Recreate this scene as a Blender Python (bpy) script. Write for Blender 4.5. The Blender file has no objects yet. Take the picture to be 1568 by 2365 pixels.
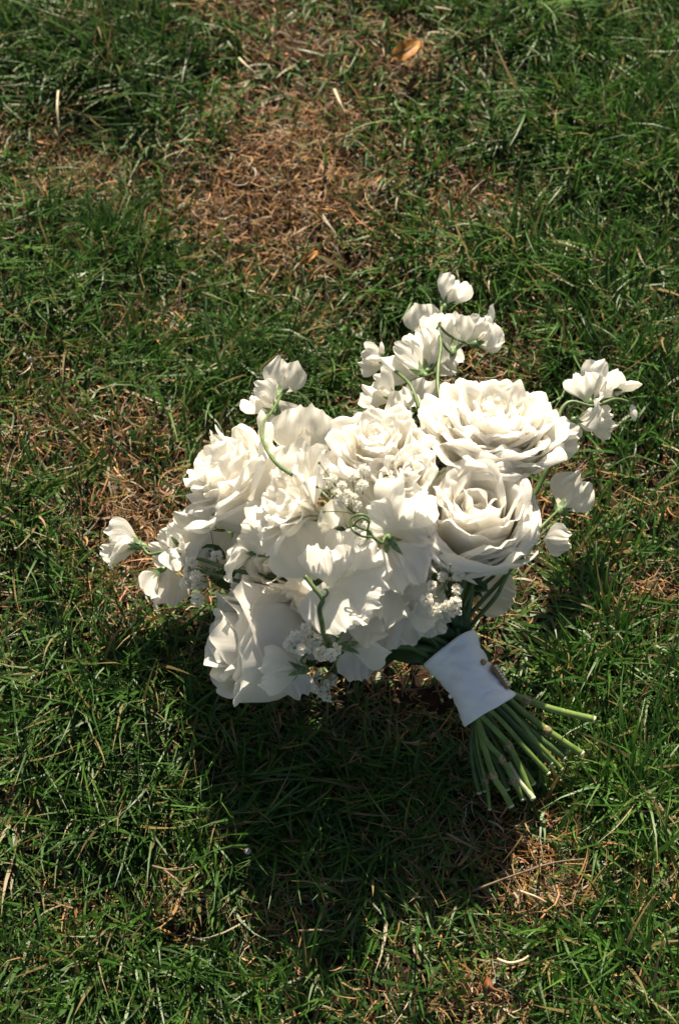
import bpy, math, random
import numpy as np
from mathutils import Vector, Matrix

# ---------------------------------------------------------------- camera, sky, sun, exposure
R = math.radians
sc = bpy.context.scene
COL = sc.collection
PW, PH = 1568.0, 2365.0                      # units in which positions in the frame are noted
TILT, DIST, LENS = R(27), 1.17, 55.0
CAM = Vector((0, -DIST * math.sin(TILT), DIST * math.cos(TILT)))
cd = bpy.data.cameras.new('camera')
cam = bpy.data.objects.new('camera', cd)
COL.objects.link(cam)
cam.location = CAM
cam.rotation_euler = (TILT, 0, 0)
cd.sensor_fit = 'VERTICAL'
cd.sensor_height = 36.0
cd.lens = LENS
cd.clip_start = 0.05
cd.clip_end = 500
cd.dof.use_dof = True
cd.dof.focus_distance = 1.07
cd.dof.aperture_fstop = 7.1
sc.camera = cam

SUN_EL, SUN_AZ = R(38.5), R(4)                 # from beyond the top of the frame, a little to the right
world = bpy.data.worlds.new('World')
sc.world = world
world.use_nodes = True
wn = world.node_tree
sky = wn.nodes.new('ShaderNodeTexSky')
sky.sky_type = 'NISHITA'
sky.sun_disc = False
sky.sun_elevation = SUN_EL
sky.sun_rotation = SUN_AZ
bg = wn.nodes['Background']
bg.inputs['Strength'].default_value = 0.05
wn.links.new(sky.outputs[0], bg.inputs['Color'])
sd = bpy.data.lights.new('sun', 'SUN')
sd.energy = 5.0
sd.angle = R(0.53)
sd.color = (1.0, 0.945, 0.86)
sun = bpy.data.objects.new('sun', sd)
COL.objects.link(sun)
SUNV = Vector((math.sin(SUN_AZ) * math.cos(SUN_EL), math.cos(SUN_AZ) * math.cos(SUN_EL), math.sin(SUN_EL)))
sun.rotation_euler = SUNV.to_track_quat('Z', 'Y').to_euler()
sc.view_settings.view_transform = 'Standard'
sc.view_settings.look = 'None'
sc.view_settings.exposure = 1.08
sc.view_settings.use_white_balance = True
sc.view_settings.white_balance_temperature = 7700
sc.view_settings.white_balance_tint = 10
sc.view_settings.gamma = 1.0
sc.view_settings.use_curve_mapping = False
sc.render.engine = 'CYCLES'
sc.cycles.max_bounces = 10
sc.cycles.diffuse_bounces = 8
sc.cycles.transmission_bounces = 8
sc.cycles.sample_clamp_indirect = 6.0
sc.cycles.use_denoising = True

# ---------------------------------------------------------------- geometry helpers
YH = 18.0 / LENS
XH = YH * 678.0 / 1024.0
CR, CU, CB = Vector((1, 0, 0)), Vector((0, math.cos(TILT), math.sin(TILT))), Vector((0, -math.sin(TILT), math.cos(TILT)))

def at(px, py, h=0.0):
    """the point at height h that shows at (px, py)"""
    d = CR * ((px / PW * 2 - 1) * XH) + CU * ((1 - py / PH * 2) * YH) - CB
    return CAM + d * ((h - CAM.z) / d.z)

def view(a, b, c):
    """a direction: a to the right, b up the picture, c towards the viewer"""
    return (CR * a + CU * b + CB * c).normalized()

def frame_of(z, y):
    z = z.normalized()
    x = y.cross(z)
    if x.length < 1e-4:
        x = Vector((1, 0, 0)).cross(z)
    x.normalize()
    return Matrix((x, z.cross(x), z)).transposed().to_4x4()

def project(x, y, z=0.0):
    px, py, pz = x - CAM.x, y - CAM.y, z - CAM.z
    u = px
    v = py * CU.y + pz * CU.z
    w = -(py * CB.y + pz * CB.z)
    return (u / w / XH + 1) * PW / 2, (1 - v / w / YH) * PH / 2

def ss(a, b, x):
    t = np.clip((x - a) / (b - a), 0, 1)
    return t * t * (3 - 2 * t)

def lerp(a, b, t):
    return a + (b - a) * t

def mesh_from(name, V, F, mat, along=None, uv=None, smooth=True):
    me = bpy.data.meshes.new(name)
    me.from_pydata([tuple(v) for v in V], [], [tuple(f) for f in F])
    if along is not None:
        a = me.attributes.new('along', 'FLOAT', 'POINT')
        a.data.foreach_set('value', np.asarray(along, dtype=np.float32))
    if uv is not None:
        l = me.uv_layers.new(name='UVMap')
        idx = np.zeros(len(me.loops), dtype=np.int32)
        me.loops.foreach_get('vertex_index', idx)
        l.data.foreach_set('uv', np.asarray(uv, dtype=np.float32)[idx].ravel())
    if smooth:
        me.polygons.foreach_set('use_smooth', np.ones(len(me.polygons), dtype=bool))
    mats = mat if isinstance(mat, (list, tuple)) else [mat]
    for m in mats:
        me.materials.append(m)
    me.update()
    return me

def link(name, data, parent=None):
    o = bpy.data.objects.new(name, data)
    COL.objects.link(o)
    if parent is not None:
        o.parent = parent
    return o

def thing(name, label, cat, loc, mat=None, group=None):
    o = link(name, None)
    o.empty_display_size = 0.01
    o.matrix_world = Matrix.Translation(loc) @ (mat if mat is not None else Matrix.Identity(4))
    o['label'] = label
    o['category'] = cat
    if group:
        o['group'] = group
    return o

def tag(o, label, cat, group=None):
    o['label'] = label
    o['category'] = cat
    if group:
        o['group'] = group

def grid_faces(nu, nv, off=0):
    return [(off + i * nv + j, off + (i + 1) * nv + j, off + (i + 1) * nv + j + 1, off + i * nv + j + 1)
            for i in range(nu - 1) for j in range(nv - 1)]

def tube(points, radii, n=8, cap=True, off=0):
    P = [Vector(p) for p in points]
    V, F = [], []
    nrm = None
    for i, p in enumerate(P):
        t = (P[min(i + 1, len(P) - 1)] - P[max(i - 1, 0)]).normalized()
        if nrm is None:
            nrm = t.orthogonal().normalized()
        else:
            nrm = (nrm - t * nrm.dot(t)).normalized()
        b = t.cross(nrm)
        r = radii[i] if hasattr(radii, '__len__') else radii
        for k in range(n):
            a = 2 * math.pi * k / n
            V.append(p + (nrm * math.cos(a) + b * math.sin(a)) * r)
    for i in range(len(P) - 1):
        for k in range(n):
            k2 = (k + 1) % n
            F.append((off + i * n + k, off + i * n + k2, off + (i + 1) * n + k2, off + (i + 1) * n + k))
    if cap:
        F.append(tuple(off + k for k in reversed(range(n))))
        F.append(tuple(off + (len(P) - 1) * n + k for k in range(n)))
    return V, F

def spline(pts, n=6):
    P = [Vector(p) for p in pts]
    out = []
    for i in range(len(P) - 1):
        p0, p1, p2, p3 = P[max(i - 1, 0)], P[i], P[i + 1], P[min(i + 2, len(P) - 1)]
        for k in range(n):
            t = k / n
            out.append(0.5 * ((2 * p1) + (p2 - p0) * t + (2 * p0 - 5 * p1 + 4 * p2 - p3) * t * t + (3 * p1 - p0 - 3 * p2 + p3) * t ** 3))
    out.append(P[-1])
    return out

# ---------------------------------------------------------------- materials
def new_mat(name):
    m = bpy.data.materials.new(name)
    m.use_nodes = True
    nt = m.node_tree
    nt.nodes.clear()
    return m, nt, nt.nodes.new, nt.links.new

def leafy(name, colour, rough=0.45, trans=0.3, spec=0.5, bump=0.0, bump_scale=(1, 1, 1), tcol=None):
    """colour is a tuple or a function (nt) -> colour socket; diffuse and glossy front, some light through"""
    m, nt, N, L = new_mat(name)
    out = N('ShaderNodeOutputMaterial')
    p = N('ShaderNodeBsdfPrincipled')
    p.inputs['Roughness'].default_value = rough
    p.inputs['Specular IOR Level'].default_value = spec
    t = N('ShaderNodeBsdfTranslucent')
    mix = N('ShaderNodeMixShader')
    mix.inputs[0].default_value = trans
    if callable(colour):
        s = colour(nt)
        L(s, p.inputs['Base Color'])
        if tcol is None:
            L(s, t.inputs['Color'])
        else:
            t.inputs['Color'].default_value = (*tcol, 1)
    else:
        p.inputs['Base Color'].default_value = (*colour, 1)
        t.inputs['Color'].default_value = (*(tcol or colour), 1)
    if bump:
        tc = N('ShaderNodeTexCoord')
        mp = N('ShaderNodeMapping')
        mp.inputs['Scale'].default_value = bump_scale
        nz = N('ShaderNodeTexNoise')
        nz.inputs['Scale'].default_value = 1.0
        nz.inputs['Detail'].default_value = 3
        b = N('ShaderNodeBump')
        b.inputs['Strength'].default_value = bump
        b.inputs['Distance'].default_value = 0.001
        L(tc.outputs['UV'], mp.inputs['Vector'])
        L(mp.outputs[0], nz.inputs['Vector'])
        L(nz.outputs['Fac'], b.inputs['Height'])
        L(b.outputs[0], p.inputs['Normal'])
        L(b.outputs[0], t.inputs['Normal'])
    L(p.outputs[0], mix.inputs[1])
    L(t.outputs[0], mix.inputs[2])
    L(mix.outputs[0], out.inputs[0])
    return m

def ramp_on_along(stops):
    def f(nt):
        a = nt.nodes.new('ShaderNodeAttribute')
        a.attribute_name = 'along'
        r = nt.nodes.new('ShaderNodeValToRGB')
        els = r.color_ramp.elements
        for i, (p, c) in enumerate(stops):
            e = els[i] if i < 2 else els.new(p)
            e.position = p
            e.color = (*c, 1)
        nt.links.new(a.outputs['Fac'], r.inputs['Fac'])
        return r.outputs['Color']
    return f

def tint_attr(nt):
    a = nt.nodes.new('ShaderNodeAttribute')
    a.attribute_name = 'tint'
    return a.outputs['Color']

def noisy(c1, c2, scale, detail=3):
    def f(nt):
        tc = nt.nodes.new('ShaderNodeTexCoord')
        nz = nt.nodes.new('ShaderNodeTexNoise')
        nz.inputs['Scale'].default_value = scale
        nz.inputs['Detail'].default_value = detail
        r = nt.nodes.new('ShaderNodeValToRGB')
        r.color_ramp.elements[0].position = 0.35
        r.color_ramp.elements[0].color = (*c1, 1)
        r.color_ramp.elements[1].position = 0.68
        r.color_ramp.elements[1].color = (*c2, 1)
        nt.links.new(tc.outputs['Object'], nz.inputs['Vector'])
        nt.links.new(nz.outputs['Fac'], r.inputs['Fac'])
        return r.outputs['Color']
    return f

M_ROSE = leafy('rose_petal', ramp_on_along([(0.0, (.80, .71, .42)), (0.35, (.87, .83, .71)), (0.62, (.89, .88, .84))]),   .6, .56, .30, .30, (18, 2.0, 1), (.95, .925, .86))
M_PEA = leafy('sweet_pea_petal', ramp_on_along([(0.0, (.80, .81, .62)), (0.3, (.86, .85, .79)), (0.6, (.885, .875, .835))]), .55, .56, .30, .55, (30, 2.2, 1), (.95, .93, .87))
M_CARN = leafy('carnation_petal', ramp_on_along([(0.0, (.82, .78, .58)), (0.4, (.87, .85, .77)), (0.7, (.885, .87, .82))]), .55, .56, .30, .6, (34, 1.6, 1), (.93, .905, .84))
M_FLORET = leafy('floret_petal', (.88, .87, .83), .6, .42, .3, tcol=(.92, .90, .82))
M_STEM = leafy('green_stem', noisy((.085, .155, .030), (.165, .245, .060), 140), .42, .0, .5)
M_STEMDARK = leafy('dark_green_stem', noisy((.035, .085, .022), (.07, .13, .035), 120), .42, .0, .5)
M_PEASTEM = leafy('pea_stem', noisy((.075, .135, .045), (.15, .22, .085), 160), .45, .12, .45)
M_CALYX = leafy('calyx_green', noisy((.07, .15, .06), (.20, .29, .12), 220), .45, .2, .4)
M_FINE = leafy('fine_stem', (.20, .23, .10), .5, .1, .4)
M_LEAF = leafy('leaf', noisy((.022, .062, .016), (.045, .10, .025), 90), .38, .22, .5, .5, (10, 10, 1))
M_CUT = leafy('cut_end', noisy((.42, .47, .25), (.58, .60, .38), 600), .6, .0, .3)
M_NODE = leafy('stem_node', noisy((.16, .12, .06), (.34, .32, .17), 500), .6, .0, .3)
M_GRASS = leafy('grass_blade', tint_attr, .48, .28, .5)
M_DRY = leafy('dry_blade', tint_attr, .6, .18, .35)
M_STRAW = leafy('straw', noisy((.42, .33, .20), (.62, .52, .36), 200), .5, .1, .45)
M_TWIG = leafy('twig', noisy((.12, .085, .055), (.24, .18, .12), 220), .75, .0, .25)
M_DEADLEAF = leafy('dead_leaf', noisy((.28, .10, .025), (.52, .25, .06), 160), .55, .25, .3)
M_REDLEAF = leafy('red_leaf', noisy((.13, .03, .015), (.24, .07, .03), 160), .55, .2, .3)
M_STONE = leafy('stone', noisy((.28, .27, .25), (.48, .47, .45), 260), .8, .0, .2)

def simple(name, col, rough, metal=0.0, trans=0.0, ior=1.5):
    m, nt, N, L = new_mat(name)
    out = N('ShaderNodeOutputMaterial')
    p = N('ShaderNodeBsdfPrincipled')
    p.inputs['Base Color'].default_value = (*col, 1)
    p.inputs['Roughness'].default_value = rough
    p.inputs['Metallic'].default_value = metal
    p.inputs['Transmission Weight'].default_value = trans
    p.inputs['IOR'].default_value = ior
    L(p.outputs[0], out.inputs[0])
    return m
M_GOLD = simple('gold', (.40, .25, .12), .3, 1.0)
M_CRYSTAL = simple('crystal', (.95, .86, .76), .10, 0.0, .25, 1.7)
M_PEARL = simple('pearl', (.78, .77, .74), .25)

def fabric():
    m, nt, N, L = new_mat('ribbon_fabric')
    out = N('ShaderNodeOutputMaterial')
    p = N('ShaderNodeBsdfPrincipled')
    tc = N('ShaderNodeTexCoord')
    p.inputs['Base Color'].default_value = (.78, .80, .84, 1)
    p.inputs['Roughness'].default_value = .62
    p.inputs['Sheen Weight'].default_value = .25
    w = N('ShaderNodeTexNoise')
    mp = N('ShaderNodeMapping')
    mp.inputs['Scale'].default_value = (260, 60, 1)
    w.inputs['Scale'].default_value = 1
    w.inputs['Detail'].default_value = 2
    b = N('ShaderNodeBump')
    b.inputs['Strength'].default_value = .3
    b.inputs['Distance'].default_value = .0006
    L(tc.outputs['UV'], mp.inputs[0])
    L(mp.outputs[0], w.inputs[0])
    L(w.outputs['Fac'], b.inputs['Height'])
    L(b.outputs[0], p.inputs['Normal'])
    L(p.outputs[0], out.inputs[0])
    return m
M_RIBBON = fabric()

def soil():
    m, nt, N, L = new_mat('soil')
    out = N('ShaderNodeOutputMaterial')
    p = N('ShaderNodeBsdfPrincipled')
    p.inputs['Roughness'].default_value = .95
    p.inputs['Specular IOR Level'].default_value = .15
    tc = N('ShaderNodeTexCoord')
    n1 = N('ShaderNodeTexNoise')
    n1.inputs['Scale'].default_value = 90
    n1.inputs['Detail'].default_value = 8
    r = N('ShaderNodeValToRGB')
    r.color_ramp.elements[0].position = .35
    r.color_ramp.elements[0].color = (.016, .010, .006, 1)
    r.color_ramp.elements[1].position = .72
    r.color_ramp.elements[1].color = (.055, .034, .019, 1)
    b = N('ShaderNodeBump')
    b.inputs['Strength'].default_value = .8
    b.inputs['Distance'].default_value = .004
    L(tc.outputs['Object'], n1.inputs[0])
    L(n1.outputs['Fac'], r.inputs[0])
    L(r.outputs[0], p.inputs['Base Color'])
    L(n1.outputs['Fac'], b.inputs['Height'])
    L(b.outputs[0], p.inputs['Normal'])
    L(p.outputs[0], out.inputs[0])
    return m
M_SOIL = soil()

# ---------------------------------------------------------------- the ground and its turf
RNG = np.random.default_rng(11)
_k = [(RNG.uniform(-1, 1, 2) * f, RNG.uniform(0, 6.28), a) for f, a in
      [(9, .4), (14, .35), (22, .3), (31, .22), (47, .16), (70, .12)] for _ in range(4)]

def lumps(x, y):
    z = 0
    for k, p, a in _k:
        z = z + a * np.sin(k[0] * x * 1.4 + k[1] * y * 1.4 + p)
    return z / 1.2

def ground_z(x, y):
    fade = np.exp(-((x / 1.6) ** 2 + (y / 1.6) ** 2) ** 2)
    return (0.0075 * lumps(x, y) + 0.005 * lumps(x * .45 + 5, y * .45 + 1)) * fade - 0.010

inner = np.concatenate([-np.geomspace(60, 1.2, 12), np.linspace(-1.1, 1.1, 111), np.geomspace(1.2, 60, 12)])
gx, gy = np.meshgrid(inner, inner, indexing='ij')
GV = np.stack([gx, gy, ground_z(gx, gy)], -1).reshape(-1, 3)
g = link('ground', mesh_from('ground', GV, grid_faces(len(inner), len(inner)), M_SOIL))
g['kind'] = 'structure'

# bare and dead patches, and thick green ones: centre, radii, weight
DEAD = [(620, 430, 230, 150, 1.0), (480, 500, 120, 60, .7), (150, 300, 110, 50, .6), (190, 380, 140, 50, .6), (760, 250, 110, 50, .5),
        (1090, 480, 110, 60, .35), (760, 560, 140, 60, .6), (700, 700, 60, 80, .45), (350, 700, 90, 60, .5), (230, 1000, 240, 80, .42),
        (100, 830, 90, 60, .5), (330, 1180, 130, 90, .7), (330, 1330, 90, 60, .9), (250, 1430, 70, 60, .5), (680, 90, 120, 40, .2),
        (400, 2060, 70, 60, .8), (170, 2080, 70, 50, .5), (1240, 1930, 140, 90, .75), (1260, 2060, 130, 60, .9), (1130, 2290, 110, 70, .65),
        (640, 2120, 90, 60, .6), (900, 1950, 230, 220, .16), (1500, 1360, 70, 60, .6), (1130, 830, 110, 60, .5), (950, 130, 60, 40, .4),
        (1530, 1170, 60, 40, .5), (1510, 2050, 60, 50, .5), (800, 1650, 200, 90, .12), (1050, 620, 100, 60, .4), (560, 1000, 80, 60, .4)]
LUSH = [(270, 130, 230, 110, 1.0), (1200, 620, 330, 110, .9), (1420, 300, 220, 200, .8), (1400, 60, 200, 110, .8), (560, 860, 180, 100, .8),
        (90, 740, 120, 90, .7), (330, 570, 150, 50, .5), (200, 1620, 240, 180, .8), (260, 1820, 260, 160, .6), (1440, 1800, 170, 190, 1.0),
        (1430, 1480, 160, 160, .6), (1440, 2200, 200, 160, .7), (300, 2230, 230, 120, .6), (1350, 800, 220, 110, .5), (930, 270, 120, 70, .5),
        (1480, 1000, 120, 150, .6), (60, 1200, 80, 100, .4), (1330, 1330, 180, 120, .7), (1250, 1480, 120, 120, .5), (800, 1850, 200, 200, .45)]

def patches(px, py, L):
    w = np.zeros_like(px)
    for cx, cy, rx, ry, a in L:
        d = ((px - cx) / rx) ** 2 + ((py - cy) / ry) ** 2
        w = np.maximum(w, a * np.exp(-0.9 * d ** 1.3))
    return w

def squashed(px, py):
    """1 where the bouquet presses the turf down"""
    a = ((px - 850) / 480) ** 2 + ((py - 1330) / 400) ** 2
    dx, dy = px - 1090, py - 1600
    s, t = (dx * .55 + dy * .83), (-dx * .83 + dy * .55)
    b = (s / 230) ** 2 + (t / (95 + np.clip(s, 0, 300) * .35)) ** 2
    return np.maximum(1 - ss(.7, 1.1, a), 1 - ss(.6, 1.2, b))

def blades(name, root, az, length, width, lean, bend, twist, side, tint, mat, rows=5, zmin=None):
    """one mesh of many blades: a curved, tapering, twisted ribbon each"""
    n = len(root)
    t = np.linspace(0, 1, rows)
    V = np.zeros((n, rows, 2, 3), dtype=np.float32)
    pos = root.copy()
    h = 0.0
    for r in range(rows):
        ang = lean + bend * t[r]                      # from upright
        azr = az + side * t[r]
        d = np.stack([np.sin(ang) * np.cos(azr), np.sin(ang) * np.sin(azr), np.cos(ang)], -1)
        if r:
            pos = pos + d * (length / (rows - 1))[:, None]
            if zmin is not None:
                pos[:, 2] = np.maximum(pos[:, 2], zmin)
        s = np.stack([-np.sin(azr), np.cos(azr), np.zeros(n)], -1)
        nn = np.cross(d, s)
        tw = twist * (0.3 + 0.7 * t[r])
        s = s * np.cos(tw)[:, None] + nn * np.sin(tw)[:, None]
        wprof = (0.75 + 0.25 * math.sin(math.pi * min(1, t[r] * 1.6))) * (1 - t[r] ** 2.2 * .93)
        hw = (width * 0.5 * wprof)[:, None]
        V[:, r, 0] = pos - s * hw
        V[:, r, 1] = pos + s * hw
    per = rows * 2
    q = np.array([[r * 2, r * 2 + 1, r * 2 + 3, r * 2 + 2] for r in range(rows - 1)], dtype=np.int32)
    F = (q[None] + (np.arange(n, dtype=np.int32) * per)[:, None, None]).reshape(-1, 4)
    me = bpy.data.meshes.new(name)
    me.vertices.add(n * per)
    me.vertices.foreach_set('co', V.reshape(-1))
    me.loops.add(len(F) * 4)
    me.loops.foreach_set('vertex_index', F.reshape(-1))
    me.polygons.add(len(F))
    me.polygons.foreach_set('loop_start', np.arange(len(F), dtype=np.int32) * 4)
    me.polygons.foreach_set('use_smooth', np.ones(len(F), dtype=bool))
    c = np.ones((n, rows, 2, 4), dtype=np.float32)
    c[..., :3] = tint[:, None, None, :] if tint.ndim == 2 else tint[:, :, None, :]
    a = me.attributes.new('tint', 'FLOAT_COLOR', 'POINT')
    a.data.foreach_set('color', c.reshape(-1))
    me.materials.append(mat)
    me.update(calc_edges=True)
    o = link(name, me)
    o['kind'] = 'stuff'
    return o

X0, X1, Y0, Y1 = -.50, .50, -.60, .74
def scatter(n):
    return RNG.uniform(X0, X1, n), RNG.uniform(Y0, Y1, n)

# tufts: their shared lean and hue make the turf clump
NT = 17500
tx, ty = scatter(NT)
tpx, tpy = project(tx, ty, 0.0)
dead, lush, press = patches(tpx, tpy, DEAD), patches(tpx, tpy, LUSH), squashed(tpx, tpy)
gap = lumps(tx + 3.1, ty - 1.7)
count = np.clip(RNG.normal(7.0 + 4.5 * lush - 9.0 * dead + 2.6 * gap, 2.6), 0, 17).astype(int)
ti = np.repeat(np.arange(NT), count)
n = len(ti)
sig = RNG.uniform(.002, .008, NT)[ti]
bx, by = tx[ti] + RNG.normal(0, 1, n) * sig, ty[ti] + RNG.normal(0, 1, n) * sig
flow = 2.0 * lumps(tx * .6 + 7, ty * .6 + 2) + RNG.normal(0, .8, NT)
az = flow[ti] + RNG.normal(0, .75, n) + 3.8
wild = RNG.random(n) < .3
az[wild] = RNG.uniform(0, 6.283, wild.sum())
length = RNG.gamma(9, 1 / 9, n) * (.024 + .018 * lush[ti] - .006 * dead[ti]) * np.exp(RNG.normal(0, .22, NT))[ti] * (1 - .45 * press[ti])
length = np.clip(length, .008, .075)
width = RNG.normal(.0021, .00048, n).clip(.0011, .0040) * (1 + .12 * lush[ti])
lean = np.abs(RNG.normal(.78, .32, n)) + .55 * press[ti]
bend = RNG.normal(.55, .45, n)
twist = RNG.normal(0, .7, n)
side = RNG.normal(0, .55, n)
hue = (RNG.normal(0, .55, NT)[ti] + RNG.normal(0, .6, n))[:, None]
base = np.array([.033, .103, .0135])
tint = base * np.exp(.22 * hue) + np.clip(hue, 0, 3) * np.array([.013, .012, .002])
old = (RNG.random(n) < .10 + .3 * dead[ti])[:, None]
tint = np.where(old, np.array([.19, .15, .06]) * RNG.uniform(.6, 1.3, (n, 1)), tint).clip(.005, .6)
tip = (RNG.random(n) < .10)[:, None]
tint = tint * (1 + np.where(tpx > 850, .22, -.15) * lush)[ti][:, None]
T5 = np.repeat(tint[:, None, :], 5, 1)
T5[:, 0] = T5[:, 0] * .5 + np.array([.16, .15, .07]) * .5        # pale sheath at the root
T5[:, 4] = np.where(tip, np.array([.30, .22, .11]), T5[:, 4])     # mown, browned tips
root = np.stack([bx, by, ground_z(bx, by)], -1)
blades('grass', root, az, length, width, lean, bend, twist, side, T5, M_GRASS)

# dead thatch lying on the soil
def thatch(name, n, weight, lift, lenm, seed_tint):
    x, y = scatter(n)
    px, py = project(x, y)
    d = patches(px, py, DEAD)
    keep = RNG.random(n) < weight(d, lumps(x + 3.1, y - 1.7), patches(px, py, LUSH))
    x, y, d = x[keep], y[keep], d[keep]
    m = len(x)
    L = RNG.gamma(6, 1 / 6, m) * lenm
    z = ground_z(x, y) + RNG.random(m) * lift * (.4 + .6 * d)
    c = np.array(seed_tint) * np.exp(RNG.normal(0, .33, (m, 1))) + RNG.normal(0, .015, (m, 3))
    grey = (RNG.random(m) < .2)[:, None]
    c = np.where(grey, np.array([.36, .30, .22]) * RNG.uniform(.6, 1.2, (m, 1)), c).clip(.01, .7)
    blades(name, np.stack([x, y, z], -1), RNG.uniform(0, 6.283, m), L, RNG.gamma(5, .00019, m).clip(.0004, .0024),
           RNG.normal(1.12, .35, m), RNG.normal(.4, .7, m), RNG.normal(0, .8, m), RNG.normal(0, 1.5, m), c, M_DRY)
thatch('dry_grass', 210000, lambda d, g, l: np.clip(.17 - .06 * g + .9 * d - .14 * l, .03, 1), .015, .017, (.27, .148, .064))

# the lawn goes on beyond the frame
def ring():
    n = 60000
    x, y = RNG.uniform(-1.5, 1.5, n), RNG.uniform(-1.6, 1.8, n)
    k = ~((x > X0) & (x < X1) & (y > Y0) & (y < Y1))
    x, y = x[k], y[k]
    m = len(x)
    h = RNG.normal(0, .8, (m, 1))
    c = (base * np.exp(.25 * h) + np.clip(h, 0, 3) * np.array([.02, .01, .001])).clip(.005, .5)
    o = RNG.random(m) < .25
    c[o] = np.array([.22, .15, .07])
    blades('outer_grass', np.stack([x, y, ground_z(x, y)], -1), RNG.uniform(0, 6.283, m), RNG.gamma(9, 1 / 9, m) * .034,
           RNG.normal(.0026, .0005, m).clip(.001, .004), np.abs(RNG.normal(.7, .3, m)), RNG.normal(.5, .4, m), RNG.normal(0, .7, m), RNG.normal(0, .5, m), c, M_GRASS, rows=4)
ring()

# ---------------------------------------------------------------- petals
def petal_mesh(rng, name, mat, L, W, rho, r0, z0, ph0, ph1, flare, roll, rnd=.30, tip=.0, ruffle=.0, teeth=0.0, nu=19, nv=15,
               wbase=.22, wmid=.6, bendat=.45, edge_roll=.5, spiral=0.0, flutes=0.0):
    """a petal grown from the flower's axis: it leaves at ph0, turns up to ph1, flares and rolls back at the rim"""
    us = np.linspace(-1, 1, nu)
    ph = rng.uniform(0, 6.28, 8)
    sub = 4
    V = np.zeros((nu, nv, 3))
    A = np.zeros((nu, nv))
    vs = np.concatenate([np.linspace(0, .80, nv - 6), np.linspace(.85, 1, 6)])
    for i, u in enumerate(us):
        au = abs(u)
        vmax = 1 - rnd * au ** 2.6 + tip * max(0, 1 - au * 2.0) + .025 * math.sin(3.1 * u + ph[0]) + .02 * math.sin(6.3 * u + ph[1])
        if teeth:
            vmax += teeth * (1 if i % 2 else -1) * (.6 + .4 * math.sin(7 * u + ph[6])) * (1 - .4 * au)
        m = 60
        s = np.linspace(0, vmax, m + 1)
        q = s / vmax
        rl = roll * (1 - edge_roll + edge_roll * 2 * au ** 1.4) * (1 + .35 * math.sin(2.3 * u + ph[2]))
        fl = flare * (1 + .3 * math.sin(1.7 * u + ph[3]))
        phi = ph0 + (ph1 - ph0) * ss(0, bendat, s) - fl * ss(bendat, .95, s) - rl * ss(.88, 1.01, q)
        ds = np.diff(s, prepend=0) * L
        r = r0 + np.cumsum(np.cos(phi) * ds)
        z = z0 + np.cumsum(np.sin(phi) * ds)
        hw = W * (wbase + (1 - wbase) * ss(0, wmid, s)) * (1 - .10 * ss(.75, 1, s))
        a = np.clip(u * hw / rho, -2.9, 2.9)
        x = r - rho * (1 - np.cos(a)) + spiral * u * ss(.1, .6, s)
        y = rho * np.sin(a)
        if ruffle:
            g = s ** 2.5
            w = ruffle * g * (math.sin(4.0 * u + ph[4]) + .6 * math.sin(8.5 * u + ph[5]) + .35 * math.sin(14 * u + ph[7]))
            x = x + w * np.sin(phi)
            z = z - w * np.cos(phi)
        if flutes:
            w = flutes * ss(.15, .7, s) * math.cos(u * 9 + ph[6])
            x = x + w * np.sin(phi)
            z = z - w * np.cos(phi)
        ix = np.round(vs * m).astype(int)
        V[i] = np.stack([x, y, z], -1)[ix]
        A[i] = s[ix]
    uu, vv = np.meshgrid(us * .5 + .5, vs, indexing='ij')
    return mesh_from(name, V.reshape(-1, 3), grid_faces(nu, nv), mat, A.reshape(-1), np.stack([uu, vv], -1).reshape(-1, 2))

BIND = at(1040, 1505, .050)                   # where the stems enter the ribbon
BDIR = (at(1130, 1640, .040) - BIND).normalized()

def stem_to_bind(root, base, out_dir, radius, mat, rng, name='stem'):
    p0 = base
    p3 = BIND + BDIR * .012 + Vector(rng.normal(0, .0045, 3))
    d = (p3 - p0).length
    p1 = p0 - out_dir * d * .28
    p2 = p3 - BDIR * d * .38 + Vector(rng.normal(0, .008, 3))
    pts = []
    for k in range(13):
        t = k / 12
        pts.append(p0 * (1 - t) ** 3 + p1 * 3 * t * (1 - t) ** 2 + p2 * 3 * t * t * (1 - t) + p3 * t ** 3)
    for p in pts:
        p.z = max(p.z, .012)
    inv = root.matrix_world.inverted()
    V, F = tube([inv @ p for p in pts], radius)
    return link(name, mesh_from(name, V, F, mat), root)

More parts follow.
